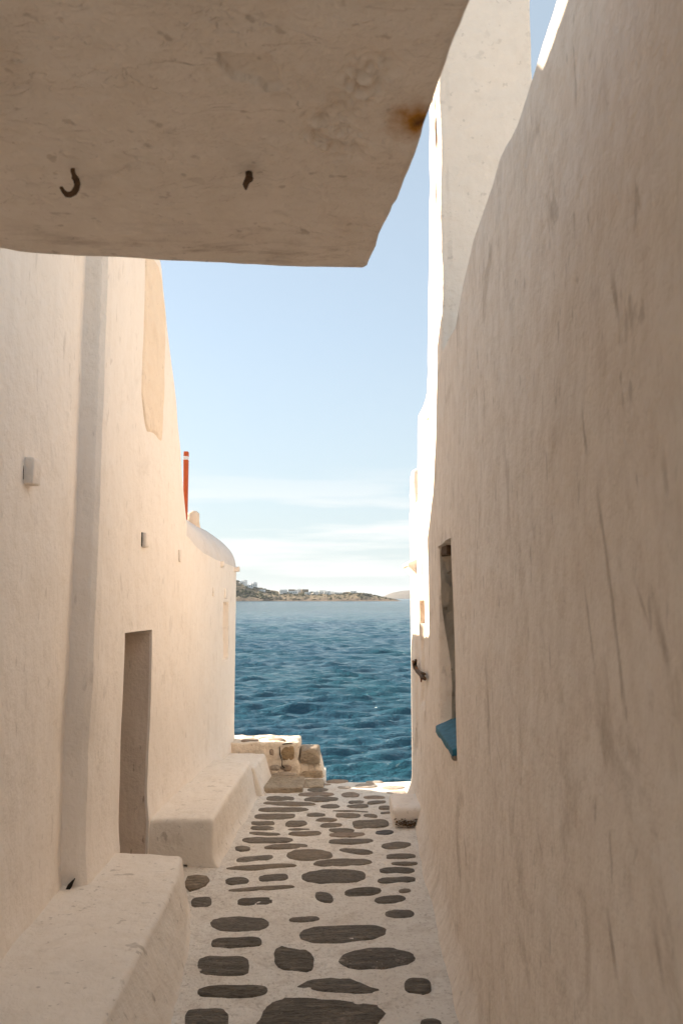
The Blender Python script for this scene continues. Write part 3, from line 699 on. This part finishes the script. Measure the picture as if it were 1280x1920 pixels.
b1 = bench('masonry_bench', np.arange(-.5, 4.97, .045), lambda y: np.interp(y, [0, 3.03, 3.6, 4.0, 4.6, 5.0], [-.84, -.846, -.862, -.868, -.895, -.935]),
      lambda y: np.interp(y, [0, 3.0, 3.62, 4.2, 4.7, 5.0], [-.72, -.735, -.755, -.80, -.87, -.915]), lambda y: .292 + 0 * y, M_BENCH,
      'long low plastered bench nearest the viewer, below the rounded pilaster', 'plastered benches along the left wall')
b2 = bench('masonry_bench', np.arange(5.655, 7.55, .045), lambda y: np.interp(y, [5.55, 8], [-.885, -.80]), lambda y: np.interp(y, [5.55, 8], [-.872, -.755]),
      lambda y: np.interp(y, [5.5, 8], [.30, .345]), M_BENCH, 'plastered bench between the low doorway and the sea, square near end', 'plastered benches along the left wall')
b3 = bench('masonry_bench', np.arange(7.63, 8.2, .045), lambda y: np.interp(y, [7.5, 8.2], [-.79, -.745]), lambda y: np.interp(y, [7.5, 8.2], [-.735, -.69]),
      lambda y: .27 + 0 * y, M_BENCH, 'short low bench end in front of the stone parapet by the sea', 'plastered benches along the left wall')

pw = empty('parapet_wall', (-.8, 8.5, 0)); tag(pw, 'low whitewashed parapet with exposed stones at the water edge', 'wall')
block('masonry', (-1.5, 8.27, -.2), (-.425, 8.72, .355), M_RUBBLE, pw, seg=26, bev=.02, amp=.022, fr=9)
def rock(name, c, r, mat, parent, seed=0):
    bm = bmesh.new(); bmesh.ops.create_icosphere(bm, subdivisions=2, radius=1)
    for v in bm.verts:
        d = 1 + .30 * float(fbm(v.co.x * 1.7 + seed, v.co.y * 1.7, v.co.z * 1.7, 3)); q = v.co * d
        f = lambda t: math.copysign(abs(t) ** .75, t)
        v.co = (c[0] + f(q.x) * r[0], c[1] + f(q.y) * r[1], c[2] + f(q.z) * r[2])
    me = bpy.data.meshes.new(name); bm.to_mesh(me); bm.free(); me.materials.append(mat)
    me.polygons.foreach_set('use_smooth', [True] * len(me.polygons))
    o = bpy.data.objects.new(name, me); COL.objects.link(o); o.parent = parent; o.location = -parent.location; return o
def wall_px(px, py, y): return on_y(px, py, y)
for (x0, y0, x1, y1, mt) in ((525, 1396, 552, 1427, M_OCHRE), (504, 1404, 514, 1418, M_STONE_P), (526, 1434, 548, 1446, M_STONE_P), (504, 1434, 524, 1446, M_STONE_L), (500, 1448, 560, 1458, M_STONE_L)):
    a = wall_px(x0, y0, 8.27); b_ = wall_px(x1, y1, 8.27)
    rock('stone', ((a[0] + b_[0]) / 2, 8.283, (a[2] + b_[2]) / 2), (abs(b_[0] - a[0]) / 2, .024, abs(b_[2] - a[2]) / 2), mt, pw, x0)
# fissure round the ochre stone
for pts in ([(524, 1400), (525, 1415), (529, 1428), (529, 1436), (533, 1440)], [(529, 1396), (538, 1394), (548, 1394)]):
    q = [Vector(on_y(px, py, 8.258)) for px, py in pts]; V, F = tube_pts(q, [.004 + .003 * (i % 2) for i in range(len(q))], 6); mesh_obj('fissure', V, F, M_DARK, pw)
for (x0, x1, y) in ((452, 487, 8.47), (500, 540, 8.48)):
    pxc = on_z((x0 + x1) / 2, 1386, .36)
    rock('coping_stone', (pxc[0], pxc[1], .338), ((x1 - x0) / 1500 * 4.1, .10, .028), M_STONE_P, pw, x0)
sb = empty('stone_block', (-.3, 8.45, 0)); tag(sb, 'stepped block of two rough stones beside the parapet at the sea edge', 'stone block')
block('mortar', (-.425, 8.30, -.1), (-.175, 8.70, .262), M_RUBBLE, sb, seg=10, bev=.03, amp=.014, fr=7,
      warp=lambda W: np.stack([W[:, 0] + np.where(W[:, 0] > -.28, -.06 * np.clip(W[:, 2], 0, .3) / .26, 0), W[:, 1], W[:, 2]], 1))
block('stone', (-.415, 8.27, .135), (-.225, 8.55, .285), M_TAN, sb, seg=7, bev=.025, amp=.02, fr=10, seed=2)
block('stone', (-.41, 8.27, -.02), (-.185, 8.5, .085), M_TAN, sb, seg=7, bev=.025, amp=.02, fr=10, seed=5)

lb = empty('white_block', (.53, 6.8, 0)); tag(lb, 'small rounded white block against the right wall with dry leaves at its foot', 'block')
block('masonry', (.405, 6.6, -.05), (.72, 7.10, .135), M_WHITE, lb, seg=16, bev=.035, amp=.014, fr=6)
lv = []; lf = []
for k in range(420):
    t = random.random(); x_ = .42 + .26 * t; y_ = 6.585 - abs(random.gauss(0, .028)); z_ = .008 + max(0, .05 * random.random() * (1 - (6.585 - y_) / .05)) 
    if x_ < .47 and random.random() < .6: continue
    s = random.uniform(.005, .012); a = random.random() * 6.3; tl = random.uniform(-.8, .8); b0 = len(lv)
    for u, v in ((-1, -.5), (1, -.35), (.9, .45), (-.7, .6)):
        lv.append((x_ + s * (u * math.cos(a) - v * math.sin(a)), y_ + s * (u * math.sin(a) + v * math.cos(a)), z_ + s * tl * v + .004))
    lf.append((b0, b0 + 1, b0 + 2, b0 + 3))
dl_ = mesh_obj('dry_leaves', lv, lf, M_LEAF, None, smooth=False); tag(dl_, 'dry brown leaf litter at the foot of the white block', 'leaf litter', kind='stuff')

# ------------------------------------------------------------------ sea
SEA = -1.25; HAZE = 6e-5
def sea_mat():
    m, t, b = mat_new('sea_water'); g = G(t)
    b.inputs['Roughness'].default_value = .17; b.inputs['IOR'].default_value = 1.333; b.inputs['Specular IOR Level'].default_value = .5
    P = g.pos()
    c = g.mix(g.ramp(g.noise(.12, 4, .6, st=(1, .5, 1)), .4, .65), (.017, .070, .108), (.018, .086, .112))
    t.links.new(c, b.inputs['Base Color'])
    h0 = g.noise(.9, 5, .7, st=(.7, 1.3, 1)); h1 = g.noise(2.6, 5, .65, st=(.8, 1.4, 1)); h2 = g.noise(9, 4, .65, st=(.7, 1.4, 1))
    hf = g.math('MULTIPLY', g.noise(.42, 6, .75, st=(.8, .35, 1)), g.ramp(P[1], 60, 240)); n = g.bump(hf, 1.0, 3.2); n = g.bump(h0, .6, .22, n); n = g.bump(h1, .75, .14, n); n = g.bump(h2, .9, .05, n); t.links.new(n, b.inputs['Normal']); return m
M_SEA = sea_mat()
dist = [8.0]
while dist[-1] < 420: dist.append(dist[-1] * 1.0048 + .004)
D = np.array(dist); ang = np.linspace(-.62, .62, 560); ang = np.sign(ang) * np.abs(ang / .62) ** 1.8 * .62
Dm, Am = np.meshgrid(D, ang, indexing='ij'); Xs = Am * (Dm + 6); Ys = Dm
def waves(x, y, d):
    h = 0; rs = np.random.RandomState(5)
    for k in range(38):
        L = .18 * (1.064 ** k); th = rs.normal(.14, .34); amp = .027 * L ** .8; ph = rs.rand() * 6.28
        kx, ky = math.sin(th) * 6.283 / L, -math.cos(th) * 6.283 / L
        wt = np.clip(L / (d * .011) - .6, 0, 1)
        s = .5 + .5 * np.sin(kx * x + ky * y + ph + 2.6 * noise(x / (L * 2.4), y / (L * 1.5), k * 2.3))
        h = h + wt * amp * (s ** 2.2 - .35) * (.35 + 1.3 * (noise(x / (L * 3.5), y / (L * 2.5), k + 30) * .5 + .5))
    return h
Zs = SEA + waves(Xs, Ys, Dm) * np.clip((440 - Dm) / 200, 0, 1)
so_ = grid_obj('sea', np.stack([Xs, Ys, Zs], -1), M_SEA, None, flip=True); tag(so_, 'choppy teal blue sea', kind='structure')
far = mesh_obj('sea', [(-9000, 400, SEA - .06), (9000, 400, SEA - .06), (9000, 12000, SEA - .06), (-9000, 12000, SEA - .06),
                       (-9000, 6, SEA - .35), (9000, 6, SEA - .35), (9000, 402, SEA - .35), (-9000, 402, SEA - .35)], [(0, 1, 2, 3), (4, 5, 6, 7)], M_SEA, None, smooth=False)
tag(far, 'open sea out to the horizon', kind='structure')

# ------------------------------------------------------------------ headland across the bay
DH = 900.0
def terrain_mat(name, a, b_, c_, rock):
    m, t, bs = mat_new(name); g = G(t)
    c = g.mix(g.ramp(g.noise(.03, 6, .65), .38, .62), a, b_)
    c = g.mix(g.ramp(g.noise(.11, 6, .7, off=(5, 1, 0)), .5, .66), c, c_)
    z = g.pos()[2]
    zz = g.math('ADD', z, g.math('MULTIPLY', g.noise(.08, 4, .6), -5.0))
    c = g.mix(g.ramp(zz, .2, -1.8), c, rock)
    t.links.new(c, bs.inputs['Base Color']); t.links.new(g.bump(g.noise(.25, 5, .7), 1, 2.0), bs.inputs['Normal']); return m
M_HEAD = terrain_mat('dry_headland', (.17, .135, .085), (.27, .205, .14), (.10, .10, .06), (.16, .12, .085))
def px_h(px, py, d): return on_y(px, py, d)
sk = [(300, 1068), (380, 1078), (447, 1092), (470, 1099), (500, 1107), (540, 1110), (580, 1110), (620, 1112), (660, 1110), (690, 1114), (720, 1119), (742, 1124), (752, 1128)]
skx = np.array([px_h(p, q, DH + 60)[0] for p, q in sk]); skz = np.array([px_h(p, q, DH + 60)[2] for p, q in sk])
def hz(x, y):
    top_ = np.interp(x, np.concatenate([[-900], skx]), np.concatenate([[40], skz]))
    t = np.clip((y - (DH - 8 - 12 * fbm(x * .03, 1.0, 2.0, 3))) / 90, -1, 2)
    prof = np.where(t < 0, t * 4, 1 - (1 - np.clip(t, 0, 1)) ** 1.7)
    roll = np.clip((y - (DH + 90)) / 250, 0, 1)
    h = SEA - .3 + (top_ - SEA) * prof * (1 - .5 * roll)
    return h + (1.2 * fbm(x * .06, y * .06, 3, 4) + .5 * fbm(x * .25, y * .25, 5, 2)) * np.clip(t * 3 + .4, 0, 1) * np.clip((top_ - SEA) / 6, .15, 1)
hxs = np.concatenate([np.linspace(-900, -170, 60)[:-1], np.linspace(-170, 76, 260)]); hys = np.concatenate([np.linspace(DH - 30, DH + 110, 90), np.linspace(DH + 115, DH + 420, 20)])
Xh, Yh = np.meshgrid(hxs, hys, indexing='ij'); Zh = hz(Xh, Yh)
hd = grid_obj('headland', np.stack([Xh, Yh, Zh], -1), M_HEAD, None); tag(hd, 'low dry headland across the bay', kind='structure')
# scrub on the headland
M_SCRUB = simple('scrub_leaf', (.10, .105, .06), .9, .5, .4)
bm = bmesh.new(); bmesh.ops.create_icosphere(bm, subdivisions=1, radius=1); bv_ = np.array([v.co[:] for v in bm.verts]); bf_ = np.array([[v.index for v in f.verts] for f in bm.faces]); bm.free()
SV = []; SF = []; rs = np.random.RandomState(3); cnt = 0
while cnt < 1300:
    x_ = rs.uniform(-190, 66); y_ = DH + rs.uniform(2, 95)
    if noise(x_ * .035, y_ * .05, 9) < -.12 + .5 * (x_ > 0): 
        if rs.rand() < .8: continue
    s = rs.uniform(.35, 1.15) * (1.4 if x_ < -80 else 1); z_ = float(hz(np.array(x_), np.array(y_)))
    if z_ < SEA + 1.0: continue
    q = bv_ * (1 + .35 * (rs.rand(len(bv_), 1) - .5)) * [s * 1.3, s, s * .75] + [x_, y_, z_ + s * .3]
    SV.append(q); SF.append(bf_ + cnt * len(bv_)); cnt += 1
sc = mesh_obj('scrub', np.concatenate(SV), np.concatenate(SF), M_SCRUB, None); tag(sc, 'dark scrub and bushes scattered over the far headland', 'scrub', kind='stuff')
# white houses on the headland
M_HW = simple('house_white', (.86, .84, .80), .9, .08, .3); M_HD = simple('house_window', (.05, .06, .07), .5, .3, .5); M_HS = simple('house_stone', (.34, .28, .21), .9, .3, .5)
def coast_house(px, py, wpx, hpx, mat, wing):
    d = DH + 15 + (1124 - py) * 3.0
    x_, _, _ = px_h(px, py, d); w_ = wpx * 1.15 / 1500 * d; h_ = hpx * 1.25 / 1500 * d; z_ = float(hz(np.array(x_), np.array(d)))
    V = []; F = []; mi = []
    def bx(a0, a1, b0, b1, c0, c1, m):
        k = len(V); V.extend([(a0, b0, c0), (a1, b0, c0), (a1, b1, c0), (a0, b1, c0), (a0, b0, c1), (a1, b0, c1), (a1, b1, c1), (a0, b1, c1)])
        for f in ((0, 3, 2, 1), (4, 5, 6, 7), (0, 1, 5, 4), (1, 2, 6, 5), (2, 3, 7, 6), (3, 0, 4, 7)): F.append(tuple(k + i for i in f)); mi.append(m)
    bx(-w_ / 2, w_ / 2, 0, 6, -3, h_, 0)
    if wing: bx(-w_ / 2 - w_ * .35, -w_ / 2, 1, 6, -3, h_ * .62, 0); bx(-w_ * .1, w_ * .45, 1.5, 6, h_, h_ * 1.35, 0)
    nwin = max(2, int(w_ / 2.2))
    for k in range(nwin):
        xc = -w_ / 2 + (k + .5) * w_ / nwin; bx(xc - .38, xc + .38, -.06, .1, h_ * .30, h_ * .30 + min(1.3, h_ * .42), 1)
    o = mesh_obj('coastal_house', V, F, None, None, False, mats=[mat, M_HD], midx=mi); o.location = (x_, d, z_); o.rotation_euler.z = random.uniform(-.35, .35)
    return o
HS = [(455, 1108, 9, 5, 'w', 1, 'white house with a side wing, leftmost on the far headland beside the chapel'),
 (466, 1112, 14, 4, 'w', 0, 'long low white terrace house near the shore at the left end of the headland'),
 (476, 1105, 11, 5, 'w', 1, 'white stepped house on the slope, second row at the left of the headland'),
 (490, 1113, 8, 3, 'w', 0, 'small white house alone on the slope right of the long terrace house'),
 (508, 1112, 10, 3, 's', 0, 'stone coloured house low on the headland between white houses'),
 (531, 1113, 13, 6, 'w', 0, 'brightest white cubic house near the shore, centre left of headland'),
 (549, 1113, 14, 5, 'w', 0, 'wide white house just right of the brightest cubic house'),
 (546, 1106, 10, 4, 's', 0, 'stone coloured building on the skyline above the wide white house'),
 (558, 1106, 9, 4, 'w', 1, 'white stepped building on the skyline with stone coloured building at its left'),
 (572, 1107, 11, 4, 's', 0, 'broad stone coloured building on the skyline at the headland middle'),
 (577, 1115, 10, 4, 'w', 0, 'white house low on the slope below the broad stone coloured building'),
 (592, 1113, 9, 4, 'w', 1, 'white stepped house at the middle of the headland cluster'),
 (603, 1113, 8, 6, 'w', 0, 'tall narrow white house in the densest cluster of the headland'),
 (613, 1115, 9, 5, 'w', 0, 'white house close to the shore, right of the tall narrow house'),
 (622, 1112, 8, 3, 'w', 1, 'small white stepped house at the right edge of the dense cluster'),
 (634, 1114, 12, 4, 'w', 0, 'long white house right of the dense headland cluster'),
 (648, 1113, 8, 3, 's', 0, 'small stone coloured house near the bare right part of the headland'),
 (662, 1112, 9, 3, 'w', 0, 'low white house alone near the top of the bare right slope'),
 (684, 1115, 8, 3, 's', 0, 'low stone coloured house, rightmost on the headland above the rocky tip')]
for px, py, wp, hp, kd, wg, lab in HS:
    tag(coast_house(px, py, wp, hp, M_HW if kd == 'w' else M_HS, wg), lab, 'house', 'houses on the far headland')
# far blue hill
M_HILL = terrain_mat('far_hill_ground', (.12, .10, .08), (.16, .13, .10), (.09, .09, .06), (.14, .12, .10))
xh = np.linspace(-200, 2200, 200); yh = np.linspace(4200, 5200, 40); Xf_, Yf_ = np.meshgrid(xh, yh, indexing='ij')
prof = np.interp(Xf_, [-200, 150, 245, 300, 420, 600, 900, 1500, 2200], [-3, -3, 16, 38, 55, 62, 80, 60, -3])
Zf_ = SEA - 3 + prof * np.sin(np.clip((Yf_ - 4200) / 1000, 0, 1) * math.pi) ** .7 * (1 + .12 * fbm(Xf_ * .01, Yf_ * .01, 2, 3))
fh = grid_obj('far_hill', np.stack([Xf_, Yf_, Zf_], -1), M_HILL, None); tag(fh, 'distant blue hill on the horizon', kind='structure')

# ------------------------------------------------------------------ sea haze
hzm = bpy.data.materials.new('haze_air'); hzm.use_nodes = True; t_ = hzm.node_tree; t_.nodes.clear()
ho = t_.nodes.new('ShaderNodeOutputMaterial'); pv = t_.nodes.new('ShaderNodeVolumePrincipled')
pv.inputs['Color'].default_value = (.88, .92, .97, 1); pv.inputs['Density'].default_value = HAZE; pv.inputs['Anisotropy'].default_value = .0
t_.links.new(pv.outputs[0], ho.inputs['Volume'])
a_, b_, c0, c1 = 9050, 12050, SEA - 6, 100.0
V = [(x, y, z) for z in (c0, c1) for x, y in ((-a_, -400), (a_, -400), (a_, b_), (-a_, b_))]
hb = mesh_obj('haze', V, [(3, 2, 1, 0), (4, 5, 6, 7), (0, 1, 5, 4), (1, 2, 6, 5), (2, 3, 7, 6), (3, 0, 4, 7)], hzm, None, False)
tag(hb, 'thin pale sea haze over the bay', kind='stuff')
